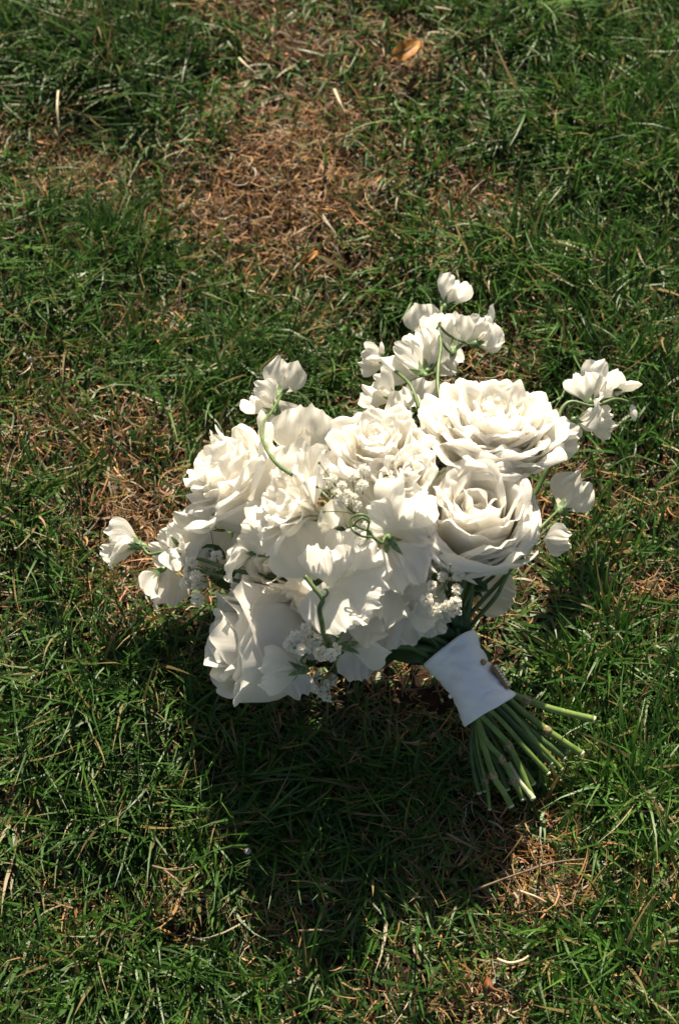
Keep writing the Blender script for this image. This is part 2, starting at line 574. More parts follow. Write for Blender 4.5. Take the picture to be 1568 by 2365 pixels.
def rose(label, px, py, h, d, Rr, H, N, openness, seed, up=(0, 0, 1), centre=.42, inner=.82, step=.35, spread=.62, tips=.07, er=.34, rnd=.20, wide=1.0, ruf=1.0, fl=1.0, rl=1.0, name='rose'):
    rng = np.random.default_rng(seed)
    ax = view(*d)
    P = at(px, py, h) - ax * H * centre
    M = frame_of(ax, Vector(up))
    root = thing(name, label, 'rose', P, M, 'white roses of the bouquet')
    for i in range(N):
        t = (i + .5) / N
        th = i * 2.399963 + rng.normal(0, .12)
        te = t ** .85
        rmid = Rr * (.06 + spread * te)
        r0 = lerp(rmid * .85, Rr * .10, min(1, t * 2.2))
        run = max(.0, rmid - r0)
        ph0 = lerp(R(86), R(4), min(1, t * 2.0))
        ph1 = lerp(R(96), lerp(R(88), R(50), openness), t ** 1.3)
        flare = fl * lerp(.0, lerp(.45, .80, openness), t ** 1.2)
        roll = rl * lerp(.3, 2.2, t ** .6) * rng.uniform(.5, 1.3)
        wall = H * (inner + (1 - inner) * math.sin(math.pi * min(1, t * 1.5 + .08)) - step * max(0, t - .35) ** 1.1) * rng.uniform(.93, 1.06)
        L = run * 1.05 + wall
        bend = min(.85, .10 + 1.35 * run / L)
        z0 = lerp(.06, .0, min(1, t * 2)) * H
        W = wide * lerp(.16, .74, t ** .75) * Rr * rng.uniform(.88, 1.12)
        rho = max(rmid * 1.04, .0042)
        me = petal_mesh(rng, 'petal', M_ROSE, L, W, rho, r0, z0, ph0, ph1, flare, roll, rnd=rnd, tip=tips * rng.random() * (1 + t), bendat=bend,
                        ruffle=ruf * (.0009 + .0013 * t) * min(1.15, (Rr / .048) ** 1.5), edge_roll=er, flutes=.0003, spiral=.10 * rmid * rng.choice([-1, 1]))
        o = link('petal', me, root)
        o.matrix_local = Matrix.Rotation(th, 4, 'Z') @ Matrix.Rotation(rng.normal(0, .05), 4, 'Y')
    # calyx under the petals
    V, F = tube([(0, 0, -.012), (0, 0, -.008), (0, 0, -.002), (0, 0, .004)], [.0028, .0055, .0075, .006], 10)
    for k in range(5):
        a = k * 2 * math.pi / 5
        ca, sa = math.cos(a), math.sin(a)
        o0 = len(V)
        for (r, z, w) in [(.006, -.003, .003), (.013, -.004, .0036), (.021, -.001, .0022), (.029, .004, .0002)]:
            V += [Vector((r * ca - w * sa, r * sa + w * ca, z)), Vector((r * ca + w * sa, r * sa - w * ca, z))]
        F += [(o0 + 2 * j, o0 + 2 * j + 1, o0 + 2 * j + 3, o0 + 2 * j + 2) for j in range(3)]
    link('calyx', mesh_from('calyx', V, F, M_CALYX), root)
    stem_to_bind(root, P - ax * .010, ax, .0030, M_STEMDARK, rng)
    return root

def carnation(label, px, py, h, d, Rr, N, seed, up=(0, 0, 1), cone=1.0):
    rng = np.random.default_rng(seed)
    ax = view(*d)
    P = at(px, py, h) - ax * Rr * .55
    root = thing('carnation', label, 'carnation', P, frame_of(ax, Vector(up)), 'ruffled carnations of the bouquet')
    for i in range(N):
        t = (i + .5) / N
        me = petal_mesh(rng, 'petal', M_CARN, Rr * lerp(1.05, 1.3, t) * rng.uniform(.9, 1.1), Rr * lerp(.50, .72, t), Rr * lerp(.6, 1.7, t), Rr * .05, 0,
                        R(84), lerp(R(84), R(28) * cone, t ** 1.1), lerp(.1, .45, t), rng.uniform(-.3, .6), rnd=.12, teeth=.020, ruffle=.0030, nu=33, nv=14,
                        wbase=.10, wmid=.95, edge_roll=.2, flutes=.0013)
        o = link('petal', me, root)
        o.matrix_local = Matrix.Rotation(i * 2.399963 + rng.normal(0, .2), 4, 'Z')
    V, F = tube([(0, 0, -.020), (0, 0, -.014), (0, 0, -.002), (0, 0, .004)], [.0025, .0048, .0055, .004], 10)
    link('calyx', mesh_from('calyx', V, F, M_CALYX), root)
    stem_to_bind(root, P - ax * .018, ax, .0021, M_STEMDARK, rng)
    return root

# ---------------------------------------------------------------- sweet peas
def standard_mesh(rng, S, fold, reflex, ruf):
    nu, nv = 33, 15
    us = np.linspace(-1, 1, nu)
    ph = rng.uniform(0, 6.28, 6)
    V = np.zeros((nu, nv, 3))
    A = np.zeros((nu, nv))
    L = .98 * S
    for i, u in enumerate(us):
        au = abs(u)
        vmax = .97 + .05 * math.sin(math.pi * min(1, au * 1.2)) - .30 * max(0, au - .45) ** 1.6 / .38 + .03 * math.sin(5 * u + ph[0]) + .022 * math.sin(11 * u + ph[1])
        m = (nv - 1) * 4
        s = np.linspace(0, vmax, m + 1)
        ang = R(18) + (R(44) + reflex) * ss(.05, .6, s) + (reflex + .25) * ss(.6, 1, s)      # from +Z towards +Y
        ds = np.diff(s, prepend=0) * L
        z = .08 * S + np.cumsum(np.cos(ang) * ds)
        y = np.cumsum(np.sin(ang) * ds) + .03 * S
        hw = .58 * S * (.14 + .86 * ss(.0, .50, s)) * (1 - .20 * ss(.60, 1.05, s))
        x = u * hw
        dn = (fold + .10) * (np.abs(x) / (.6 * S)) ** 1.6 * S * .55
        dn = dn + ruf * S * s ** 2.6 * (math.sin(4.2 * u + ph[2]) + .6 * math.sin(8.5 * u + ph[3]) + .50 * math.sin(16 * u + ph[4])) + .022 * S * s ** 6 * math.sin(31 * u + ph[0]) + .020 * S * ss(.3, .9, s) * np.sin(10 * u + 9 * s + ph[1]) + .012 * S * ss(.15, .6, s) * math.sin(11 * u + ph[5])
        dn = dn - .05 * S * math.exp(-(u / .16) ** 2) * ss(.1, .5, s)
        z = z + dn * np.sin(ang)
        y = y - dn * np.cos(ang)
        V[i] = np.stack([x * (1 - .10 * abs(fold)), y, z], -1)[::4]
        A[i] = s[::4]
    uu, vv = np.meshgrid(us * .5 + .5, np.linspace(0, 1, nv), indexing='ij')
    return mesh_from('standard_petal', V.reshape(-1, 3), grid_faces(nu, nv), M_PEA, A.reshape(-1), np.stack([uu, vv], -1).reshape(-1, 2))

def wing_mesh(rng, S, sgn, spread):
    nu, nv = 9, 11
    us = np.linspace(-1, 1, nu)
    ph = rng.uniform(0, 6.28, 4)
    V = np.zeros((nu, nv, 3))
    A = np.zeros((nu, nv))
    for i, u in enumerate(us):
        vmax = 1 - .30 * abs(u) ** 2.4
        s = np.linspace(0, vmax, nv)
        L = .70 * S
        hw = .34 * S * (.12 + .88 * ss(.05, .6, s)) * (1 - .1 * ss(.7, 1, s))
        y = u * hw + .12 * S * ss(0, .7, s)
        bulge = spread * S * np.sin(np.pi * np.clip(s, 0, 1) * .85) - .34 * hw * (u * u) * (1 if u > 0 else .6)
        x = sgn * (.02 * S + np.maximum(bulge, -.015 * S) + S * s * s * (.07 * math.sin(4 * u + ph[0]) + .05 * math.sin(9 * u + ph[1])))
        z = .06 * S + s * L * (1 - .12 * spread)
        V[i] = np.stack([x, y, z], -1)
        A[i] = s
    uu, vv = np.meshgrid(us * .5 + .5, np.linspace(0, 1, nv), indexing='ij')
    return mesh_from('wing_petal', V.reshape(-1, 3), grid_faces(nu, nv), M_PEA, A.reshape(-1), np.stack([uu, vv], -1).reshape(-1, 2))

def calyx_mesh(rng, S):
    V, F = tube([(0, 0, -.10 * S), (0, 0, -.06 * S), (0, 0, .05 * S), (0, 0, .13 * S)], [.03 * S, .075 * S, .10 * S, .085 * S], 10)
    for k in range(5):
        a = k * 2 * math.pi / 5 + rng.normal(0, .1)
        ca, sa = math.cos(a), math.sin(a)
        o0 = len(V)
        f = rng.uniform(.6, 1.3)
        for (r, z, w) in [(.09, .08, .055), (.125, .16, .06), (.15 + .05 * f, .23, .036), (.18 + .10 * f, .30, .002)]:
            V += [Vector((r * ca - w * sa, r * sa + w * ca, z)) * S, Vector((r * ca + w * sa, r * sa - w * ca, z)) * S]
        F += [(o0 + 2 * j, o0 + 2 * j + 1, o0 + 2 * j + 3, o0 + 2 * j + 2) for j in range(3)]
    return mesh_from('calyx', V, F, M_CALYX)

U2M = .000293                                 # metres per frame unit at the bouquet
def posed(kind, a, b, S, px, py, h):
    """forward, up and calyx point of a bloom that shows its back, its side or its face, its big petal pointing to (a, b)"""
    n = math.hypot(a, b)
    a, b = a / n, b / n
    if kind == 'back':
        f, u = view(a * .55, b * .55, -.83), view(a * .83, b * .83, .55)
        return f, u, at(px, py, h) - view(a, b, 0) * S * .46
    if kind == 'half':                         # back seen aslant
        f, u = view(a * .80 + b * .3, b * .80 - a * .3, -.42), view(a * .42, b * .42, .90)
        return f, u, at(px, py, h) - view(a, b, 0) * S * .42
    if kind == 'side':
        f, u = view(a, b, .1), view(-b * .8, a * .8, .6)
        if u.z < 0:
            u = -u
        return f, u, at(px, py, h) - view(a, b, 0) * S * .36
    f, u = view(-a * .25, -b * .25, .95), view(a, b, .25)      # face
    return f, u, at(px, py, h) - view(a, b, 0) * S * .30 - view(0, 0, 1) * S * .3

def spray(label, flowers, stalk, seed, stem_r=.0013, to_bind=True, buds=(), tendrils=(), hooks=()):
    """flowers: (px, py, h, kind, pointing, size in frame units, fold, reflex, wing spread); stalk: frame points (px, py, h), tip first"""
    rng = np.random.default_rng(seed)
    S0 = [at(*p) for p in stalk]
    base = S0[-1]
    root = thing('sweet_pea', label, 'sweet pea', base, None, 'sweet peas of the bouquet')
    pts = spline(S0, 6)
    V, F = tube([p - base for p in pts], [stem_r * lerp(.75, 1.15, k / (len(pts) - 1)) for k in range(len(pts))])
    st = link('stem', mesh_from('stem', V, F, M_PEASTEM), root)
    for (px, py, h, kind, ab, size, fold, reflex, spread) in flowers:
        S = size * U2M * 1.10
        Fd, Ud, C = posed(kind, *ab, S, px, py, h)
        M = Matrix.Translation(C - base) @ frame_of(Fd, Ud)
        fl = link('flower', None, root)
        fl.empty_display_size = .005
        fl.matrix_local = M
        link('standard_petal', standard_mesh(rng, S, fold, reflex, .070), fl)
        if spread is not None:
            for sg in (-1, 1):
                link('wing_petal', wing_mesh(rng, S, sg, spread), fl)
        if spread is not None:
            link('calyx', calyx_mesh(rng, S), fl)
        near = min(pts, key=lambda p: (p - C).length)
        a, b = C - Fd * S * .08, near
        if spread is not None and (a - b).length > .003:
            mid = (a + b) * .5 - Fd * min(.004, (a - b).length * .25)
            V, F = tube([p - base for p in spline([a, mid, b], 4)], .0009, 6)
            link('stalk', mesh_from('stalk', V, F, M_PEASTEM), root)
    for (px, py, h, f, size) in buds:
        S = size * U2M
        Fd = view(*f)
        C = at(px, py, h) - Fd * S * .45
        fl = link('bud', None, root)
        fl.empty_display_size = .005
        fl.matrix_local = Matrix.Translation(C - base) @ frame_of(Fd, Vector((0, 0, 1)))
        V, F = tube([(0, 0, .1 * S), (0, .02 * S, .3 * S), (0, .04 * S, .6 * S), (0, .04 * S, .85 * S), (0, .02 * S, 1.0 * S)], [.09 * S, .21 * S, .25 * S, .15 * S, .02 * S], 10)
        V = [Vector((v.x * .72, v.y, v.z)) for v in V]
        link('furled_petal', mesh_from('furled_petal', V, F, M_PEA, [.5] * len(V)), fl)
        link('calyx', calyx_mesh(rng, S), fl)
        near = min(pts, key=lambda p: (p - C).length)
        if (C - near).length > .003:
            V, F = tube([C - base, (C + near) * .5 - Fd * .003 - base, near - base], .0008, 6)
            link('stalk', mesh_from('stalk', V, F, M_PEASTEM), root)
    for td in tendrils:
        V, F = tube([p - base for p in spline([at(*p) for p in td], 5)], .0008, 6)
        link('tendril', mesh_from('tendril', V, F, M_PEASTEM), root)
    if to_bind:
        d = (S0[-2] - S0[-1]).normalized()
        stem_to_bind(root, base, d, stem_r * 1.2, M_STEMDARK, rng, 'lower_stem')
    return root

# ---------------------------------------------------------------- baby's breath
def floret_mesh(seed, s):
    rng = np.random.default_rng(seed)
    V, F = [], []
    for k in range(40):
        t = (k + .5) / 40
        el = math.acos(1 - 1.5 * t)
        az = k * 2.4 + rng.normal(0, .25)
        d = Vector((math.sin(el) * math.cos(az), math.sin(el) * math.sin(az), math.cos(el)))
        a = d.orthogonal().normalized()
        a.rotate(Matrix.Rotation(rng.uniform(0, 6.28), 3, d))
        b = d.cross(a)
        o = len(V)
        rr = s * rng.uniform(.50, .62)
        tl = rng.uniform(-.35, .35)
        for (q, w, l) in [(.35, .5, 0), (.75, 1.0, .06), (1.0, .9, .10 * rng.uniform(-1, 1))]:
            p = d * rr * q + a * rr * q * tl
            V += [p - b * rr * .26 * w + d * l * s * .5, p + a * (.10 * s * w), p + b * rr * .26 * w - d * l * s * .5]
        for j in range(2):
            for i in range(2):
                F.append((o + 3 * j + i, o + 3 * j + i + 1, o + 3 * j + 3 + i + 1, o + 3 * j + 3 + i))
    return mesh_from('floret', V, F, M_FLORET, smooth=False)
FLORETS = [floret_mesh(k, .0060) for k in range(5)]

def breath(label, florets, foot, h, seed, size=1.0, extra=0):
    """florets: frame points (px, py) or (px, py, dh); foot: where the sprig leaves the flowers"""
    rng = np.random.default_rng(seed)
    base = at(foot[0], foot[1], foot[2])
    root = thing('babys_breath', label, "baby's breath", base, None, "baby's breath sprigs of the bouquet")
    pts = [(f[0], f[1], h + (f[2] if len(f) > 2 else rng.uniform(-.008, .008))) for f in florets]
    W = [at(*p) - base for p in pts]
    cen = sum(W, Vector()) / len(W)
    fork = cen * .55 - Vector((0, 0, .004))
    V, F = tube(spline([Vector(), fork * .5 + Vector((.002, 0, .002)), fork], 4), .0006, 5)
    for w in W:
        m = fork.lerp(w, .55) + Vector(rng.normal(0, .0022, 3))
        v, f = tube(spline([fork, m, w], 3), .00035, 5, off=len(V))
        V += v
        F += f
    link('stem', mesh_from('stem', V, F, M_FINE), root)
    me0 = None
    for i, w in enumerate(W):
        o = link('floret', FLORETS[rng.integers(5)], root)
        d = (view(*rng.normal([0, .15, .8], [.5, .45, .35])))
        o.matrix_local = Matrix.Translation(w) @ frame_of(d, Vector((0, 0, 1))) @ Matrix.Scale(size * rng.uniform(.8, 1.2), 4)
    for i in range(extra):                         # green unopened buds
        w = cen + Vector(rng.normal(0, .011, 3))
        v, f = tube(spline([fork, fork.lerp(w, .5) + Vector(rng.normal(0, .002, 3)), w], 3), .0003, 5)
        o0 = len(v)
        b, g2 = tube([w - Vector((0, 0, .0012)), w, w + Vector((0, 0, .0012))], [.0004, .0011, .0004], 6, off=o0)
        link('bud', mesh_from('bud', v + b, f + g2, M_FINE), root)
    return root

# ---------------------------------------------------------------- roses
rose('large open rose with rolled back rim, behind the cupped rose at top right of bouquet', 1138, 1018, .132, (.10, .80, .59), .052, .042, 84, .74, 1, inner=.92, tips=.05, step=.6, spread=.70, er=.12, rnd=.22, rl=.85, wide=.9, ruf=1.2)
rose('deep cupped rose between the large open rose and the ribbon, inner petals showing', 1094, 1212, .128, (.0, .62, .78), .060, .050, 56, .34, 2, inner=.45, step=.40, spread=.78, er=.10, rnd=.20, rl=.85, ruf=1.3, tips=.04)
rose('wide rose with many pointed petal tips on the left shoulder of the bouquet', 576, 1124, .090, (-.80, .53, .27), .048, .056, 56, .34, 3, tips=.10, er=.24, rl=.9, step=.42, spread=.64)
rose('tall half closed rose lying on its side at the bottom left of the bouquet', 624, 1484, .058, (-.95, .08, .30), .050, .056, 30, .06, 4, tips=.03, step=.22, spread=.74, rl=.5, er=.15, rnd=.16, wide=1.15, ruf=.6, fl=.6)
rose('medium rose with spiral heart at the top middle, left of the large open rose', 874, 1044, .148, (-.10, .66, .74), .037, .032, 36, .70, 5, tips=.12, step=.4)
rose('smallest rose, tucked right of the spiral hearted rose above the bouquet centre', 937, 1098, .158, (.12, .45, .89), .023, .022, 20, .60, 6)
rose('cream filler rose added to block sun deep in the bouquet, mostly hidden behind the coiled tendril bloom', 905, 1275, .080, (-.05, .2, .97), .040, .036, 22, .6, 7)  # filler bloom, added to stop sun reaching the ground through the hollow centre
rose('cream filler rose added to block sun between the toothed carnation and the half closed rose, mostly hidden', 650, 1310, .070, (-.45, .1, .88), .036, .034, 20, .6, 8)  # another added filler, keeps sunlight from passing low through the flowers

# ---------------------------------------------------------------- carnations
carnation('carnation with fine toothed edge in the centre left, below the pointed rose', 690, 1165, .150, (-.74, .40, .42), .036, 16, 21, cone=.9)
carnation('fluted carnation beside the half closed rose, facing down and left', 712, 1392, .080, (-.72, -.50, .45), .031, 16, 22, cone=.9)

# ---------------------------------------------------------------- sweet peas
spray('sweet pea spray with long bare curved stem at top left, above the pointed rose',
      [(653, 876, .092, 'back', (.25, .95), 86, .18, .10, .10), (606, 938, .100, 'half', (-.8, .4), 84, .12, .2, .12), (648, 955, .090, 'back', (.3, -.9), 84, .25, .1, None)],
      [(648, 915, .100), (628, 950, .112), (604, 985, .135), (612, 1030, .150), (640, 1072, .160), (678, 1098, .166)], 31, .0012, False)
spray('broad ruffled bloom between the pointed rose and spiral hearted rose at the top edge',
      [(700, 1010, .118, 'back', (.1, 1), 128, .10, .15, .12), (712, 1062, .124, 'face', (.2, .9), 112, .05, .1, .20)], [(715, 1080, .105), (760, 1130, .095), (800, 1200, .08)], 32)
spray('crowded sweet pea spray standing out beyond the large open rose at the top',
      [(1032, 678, .070, 'half', (.2, 1), 80, .25, .12, .12), (978, 742, .078, 'back', (-.1, 1), 78, .25, .10, .12),
       (1052, 772, .082, 'back', (.15, 1), 92, .15, .15, .14), (1128, 792, .074, 'side', (1, .1), 96, .10, .30, .18),
       (990, 818, .086, 'back', (.1, 1), 84, .2, .10, .12), (942, 842, .096, 'back', (-.75, .5), 96, .12, .15, .12),
       (1030, 825, .078, 'back', (.6, -.5), 70, .2, .1, None), (1090, 770, .076, 'half', (.5, .7), 80, .2, .1, None), (1002, 765, .080, 'half', (-.2, .6), 72, .2, .1, None), (968, 805, .086, 'half', (-.5, .9), 76, .2, .1, None)],
      [(1020, 708, .080), (1014, 760, .088), (1018, 800, .094), (1012, 850, .100), (1012, 905, .104), (1030, 960, .100)], 33, .0014)
spray('small spray with a round bud at upper left of the crowded spray',
      [(870, 842, .076, 'half', (-.6, -.1), 72, .3, .05, .14), (880, 918, .090, 'half', (-.9, .3), 92, .15, .2, .12), (925, 925, .090, 'face', (-.3, .9), 70, .15, .1, .2), (980, 918, .094, 'back', (.3, .9), 80, .2, .15, None)],
      [(905, 850, .084), (940, 880, .096), (955, 905, .100), (968, 945, .100)], 34, .0014, True, [(882, 808, .080, (-.1, 1, .3), 38)])
spray('arching sweet pea spray with two buds, right of the large open rose',
      [(1370, 890, .080, 'half', (.2, .9), 98, .28, .05, .14), (1352, 974, .074, 'side', (1, -.15), 84, .2, .1, .16), (1318, 990, .074, 'back', (-.1, -1), 54, .3, .1, None), (1340, 905, .082, 'half', (-.4, .7), 76, .25, .1, None), (1375, 968, .074, 'half', (.8, .3), 70, .25, .1, None)],
      [(1455, 930, .076), (1420, 922, .084), (1370, 938, .090), (1320, 928, .092), (1294, 950, .092), (1284, 1000, .090), (1270, 1060, .080)], 35, .0015, True,
      [(1448, 894, .080, (.95, .15, .2), 68), (1462, 950, .070, (.1, -.9, .4), 52)])
spray('single bloom against the right edge of the large open rose',
      [(1292, 1012, .082, 'back', (.7, .1), 84, .2, .15, None)], [(1262, 1030, .080), (1220, 1090, .070), (1180, 1160, .060)], 36)
spray('lone bloom seen from behind on a green stalk, over grass right of the cupped rose',
      [(1318, 1146, .058, 'back', (.55, .7), 96, .08, .1, .08)], [(1288, 1180, .062), (1262, 1205, .068), (1225, 1245, .07), (1190, 1300, .06)], 37)
spray('small flat petalled bloom against the lower right rim of the cupped rose',
      [(1282, 1246, .064, 'back', (1, -.1), 64, .1, .1, None)], [(1252, 1250, .06), (1190, 1300, .058), (1150, 1370, .055)], 38)
spray('shaded bloom hanging above the ribbon, right of the stems',
      [(1138, 1370, .050, 'back', (.85, -.25), 92, .1, .15, .06)], [(1100, 1345, .058), (1085, 1370, .058), (1075, 1420, .056)], 39)
spray('outermost bloom at far left, on a curling stalk over the dead grass',
      [(292, 1266, .050, 'half', (-1, -.1), 92, .25, .1, .16), (290, 1255, .050, 'side', (-1, .3), 80, .1, .1, .2)], [(330, 1264, .054), (345, 1280, .054), (380, 1276, .057), (440, 1285, .062), (520, 1310, .07)], 40)
spray('three blooms fanned out below the pointed rose at the left edge of the bouquet',
      [(402, 1268, .054, 'back', (-.8, .35), 94, .12, .2, .12), (350, 1332, .044, 'side', (-.8, -.5), 84, .2, .1, .14), (432, 1230, .064, 'back', (-.7, .5), 86, .1, .2, None),
       (388, 1350, .048, 'back', (-.1, -1), 84, .1, .15, None), (420, 1286, .056, 'face', (.3, -.8), 80, .1, .1, .2)],
      [(385, 1305, .058), (420, 1310, .060), (470, 1320, .064), (540, 1340, .07)], 41)
spray('wide bloom with frilled edge in the middle of the bouquet, above the coiled tendril',
      [(905, 1180, .160, 'half', (.25, 1), 122, .10, .15, None), (945, 1215, .154, 'back', (.8, -.4), 92, .2, .1, None), (862, 1158, .152, 'back', (-.6, .7), 88, .15, .1, None), (930, 1150, .158, 'half', (.6, .8), 92, .2, .1, None), (880, 1222, .158, 'half', (-.7, .2), 84, .2, .1, None)], [(905, 1250, .135), (930, 1300, .110), (960, 1360, .085)], 42)
spray('frilly blooms hanging from the bottom edge of the bouquet towards the ribbon',
      [(880, 1428, .110, 'back', (-.1, -1), 118, .12, .05, None), (945, 1420, .108, 'back', (.5, -.9), 112, .12, .08, None), (900, 1378, .122, 'half', (.1, -.9), 100, .12, .1, None), (972, 1378, .114, 'half', (1, -.1), 96, .15, .1, None), (940, 1355, .120, 'half', (.6, .5), 90, .2, .1, None), (865, 1375, .122, 'half', (-.8, -.3), 90, .15, .1, None), (995, 1420, .104, 'back', (.9, -.5), 80, .15, .1, None)],
      [(905, 1340, .105), (940, 1380, .09), (990, 1440, .07)], 55)
spray('bloom with green star shaped calyx and coiled tendril near the bouquet centre',
      [(922, 1296, .150, 'back', (.45, -.9), 108, .05, .1, .10)],
      [(884, 1256, .164), (862, 1240, .166), (850, 1226, .164), (858, 1300, .12), (900, 1370, .09)], 43, .0013, True,
      tendrils=[[(862, 1240, .166), (835, 1238, .170), (812, 1222, .172), (810, 1198, .174), (832, 1188, .176), (852, 1198, .174), (848, 1226, .170)],
                [(848, 1226, .170), (820, 1212, .176), (836, 1196, .180), (854, 1206, .176)]])
spray('largest bloom in the lower middle, with a hooked bare stem lying across it',
      [(705, 1285, .140, 'back', (-.5, .8), 128, .08, .1, None), (790, 1305, .142, 'half', (.3, 1), 132, .10, .05, None), (770, 1385, .136, 'back', (.1, -1), 116, .10, .1, None), (825, 1345, .142, 'half', (1, -.1), 112, .1, .1, None), (745, 1318, .146, 'half', (-.4, .9), 100, .15, .1, None), (800, 1392, .138, 'half', (.7, -.8), 96, .15, .1, None), (822, 1270, .144, 'half', (.8, .7), 88, .2, .1, None)],
      [(704, 1330, .168), (724, 1356, .166), (745, 1384, .163), (738, 1406, .158), (744, 1440, .146), (748, 1462, .130), (760, 1490, .105)], 44, .0018, True,
      tendrils=[[(745, 1384, .163), (756, 1372, .166), (754, 1360, .168), (747, 1362, .168)]])
spray('bloom with long drooping lower petal at the bottom edge, right of the hooked stem',
      [(836, 1476, .096, 'half', (.8, .3), 94, .15, .1, .14), (822, 1528, .084, 'back', (.15, -1), 74, .5, .1, None)],
      [(783, 1474, .106), (768, 1464, .106), (756, 1446, .106), (800, 1430, .08), (860, 1440, .07)], 45, .0014, True,
      tendrils=[[(783, 1470, .106), (796, 1452, .110), (790, 1440, .112)]])
spray('nodding bloom hanging over the lower right of the half closed rose',
      [(660, 1562, .088, 'half', (-.9, -.3), 92, .3, .05, .10), (688, 1578, .080, 'back', (.3, -.9), 56, .2, .1, None)], [(694, 1528, .096), (706, 1512, .098), (738, 1490, .100), (748, 1455, .104), (770, 1440, .09)], 46, .0013)
spray('small half open bloom pointing left between the pointed rose and the largest bloom',
      [(560, 1276, .098, 'side', (-1, .1), 84, .2, .0, .16)], [(598, 1284, .100), (630, 1286, .104), (660, 1292, .104), (720, 1330, .08)], 47, .0012)
spray('folded bloom with green calyx just below the toothed carnation',
      [(630, 1222, .124, 'half', (-.4, .8), 116, .2, .1, .14), (600, 1240, .112, 'back', (-.9, .2), 84, .1, .1, None)], [(656, 1264, .120), (680, 1270, .110), (740, 1310, .09)], 48, .0012)
spray('pale bloom half hidden between the centre and the cupped rose',
      [(965, 1385, .106, 'face', (.7, .4), 104, .1, .1, .1)], [(950, 1400, .08), (980, 1430, .07), (1000, 1460, .06)], 49)
spray('flat bloom filling the hollow under the coiled tendril, brushed by thin stems',
      [(850, 1310, .120, 'face', (.2, .9), 120, .05, .1, .12)], [(860, 1340, .095), (900, 1380, .08), (960, 1440, .06)], 50)
spray('cream bloom wedged in shade against the left side of the cupped rose',
      [(985, 1290, .112, 'face', (-.4, .9), 118, .1, .1, .12), (975, 1200, .125, 'back', (.1, 1), 110, .1, .1, None)], [(985, 1330, .09), (1000, 1380, .08), (1030, 1450, .06)], 52)
spray('bloom between the toothed carnation and the two small roses, over tiny florets',
      [(800, 1180, .136, 'face', (-.3, .9), 110, .1, .1, .14), (820, 1120, .130, 'back', (.2, .9), 100, .1, .1, None)], [(820, 1220, .11), (880, 1300, .09), (960, 1400, .07)], 53)
spray('flat bloom under the fluted carnation, beside the bright floret cluster',
      [(790, 1430, .085, 'back', (-.2, -1), 120, .1, .1, None), (715, 1470, .070, 'back', (-.3, -.9), 84, .1, .1, None)], [(800, 1390, .08), (860, 1400, .075), (940, 1430, .06)], 54)
spray('bloom peeping out between the pointed rose and the half closed rose',
      [(505, 1262, .070, 'back', (-.5, -.7), 92, .1, .1, None), (590, 1240, .085, 'back', (-.2, -.9), 84, .1, .1, None)], [(560, 1240, .075), (640, 1300, .07), (720, 1380, .06)], 51)

# ---------------------------------------------------------------- baby's breath
breath("bright baby's breath sprig in front of the cupped rose, above the ribbon",
       [(1000, 1312), (1022, 1332), (996, 1352), (975, 1318), (1085, 1318), (1060, 1328), (1054, 1362), (1052, 1392), (1004, 1408), (1016, 1300), (960, 1340), (1050, 1412), (985, 1384), (1030, 1400)], (1010, 1430, .07), .132, 61, 1.1, 5)
breath("baby's breath in the dark hollow between two roses at the top right",
       [(972, 1000), (958, 1012), (985, 1060), (990, 1082), (965, 1040), (1002, 1045), (975, 1090), (948, 990)], (1000, 1180, .09), .134, 62, 1.0, 8)
breath("baby's breath froth in the bouquet centre around the toothed carnation",
       [(770, 1105), (790, 1120), (812, 1098), (800, 1140), (775, 1140), (826, 1170), (840, 1085), (756, 1118), (815, 1150), (835, 1120), (790, 1160), (750, 1090)], (850, 1250, .11), .172, 63, 1.0, 7)
breath("bluish shaded baby's breath under the left hand sweet peas",
       [(452, 1330), (436, 1318), (470, 1345), (455, 1352), (442, 1300), (480, 1320), (500, 1285), (455, 1385), (490, 1255), (430, 1345), (466, 1308)], (560, 1340, .06), .060, 64, 1.2, 6)
breath("dense baby's breath filling the middle, left of the cream shaded bloom",
       [(880, 1290), (900, 1330), (870, 1310), (930, 1340), (945, 1320), (900, 1300), (890, 1350), (860, 1280), (920, 1370), (950, 1345), (840, 1235), (800, 1235), (780, 1245)], (930, 1400, .07), .120, 69, 1.1, 5)
breath("baby's breath in the gap above the half closed rose",
       [(612, 1310), (600, 1328), (630, 1325), (640, 1345), (585, 1335), (620, 1345)], (680, 1350, .07), .070, 65, 1.0, 5)
breath("bright baby's breath cluster beside the hooked bare stem",
       [(706, 1448), (694, 1472), (714, 1470), (730, 1478), (672, 1488), (696, 1502), (742, 1510), (774, 1500), (720, 1496), (765, 1512), (682, 1470)], (740, 1420, .085), .112, 66, 1.2, 3)
breath("baby's breath tip hanging in shade below the bottom edge of the bouquet",
       [(735, 1560), (722, 1578), (752, 1582), (768, 1570), (728, 1592), (755, 1612), (742, 1598)], (780, 1500, .07), .055, 67, 1.0, 3)
breath("sparse baby's breath over the large middle bloom, near the coiled tendril",
       [(830, 1280), (850, 1290), (826, 1262), (860, 1325), (842, 1312), (870, 1340), (895, 1340), (915, 1345)], (880, 1360, .09), .124, 68, 1.0, 4)

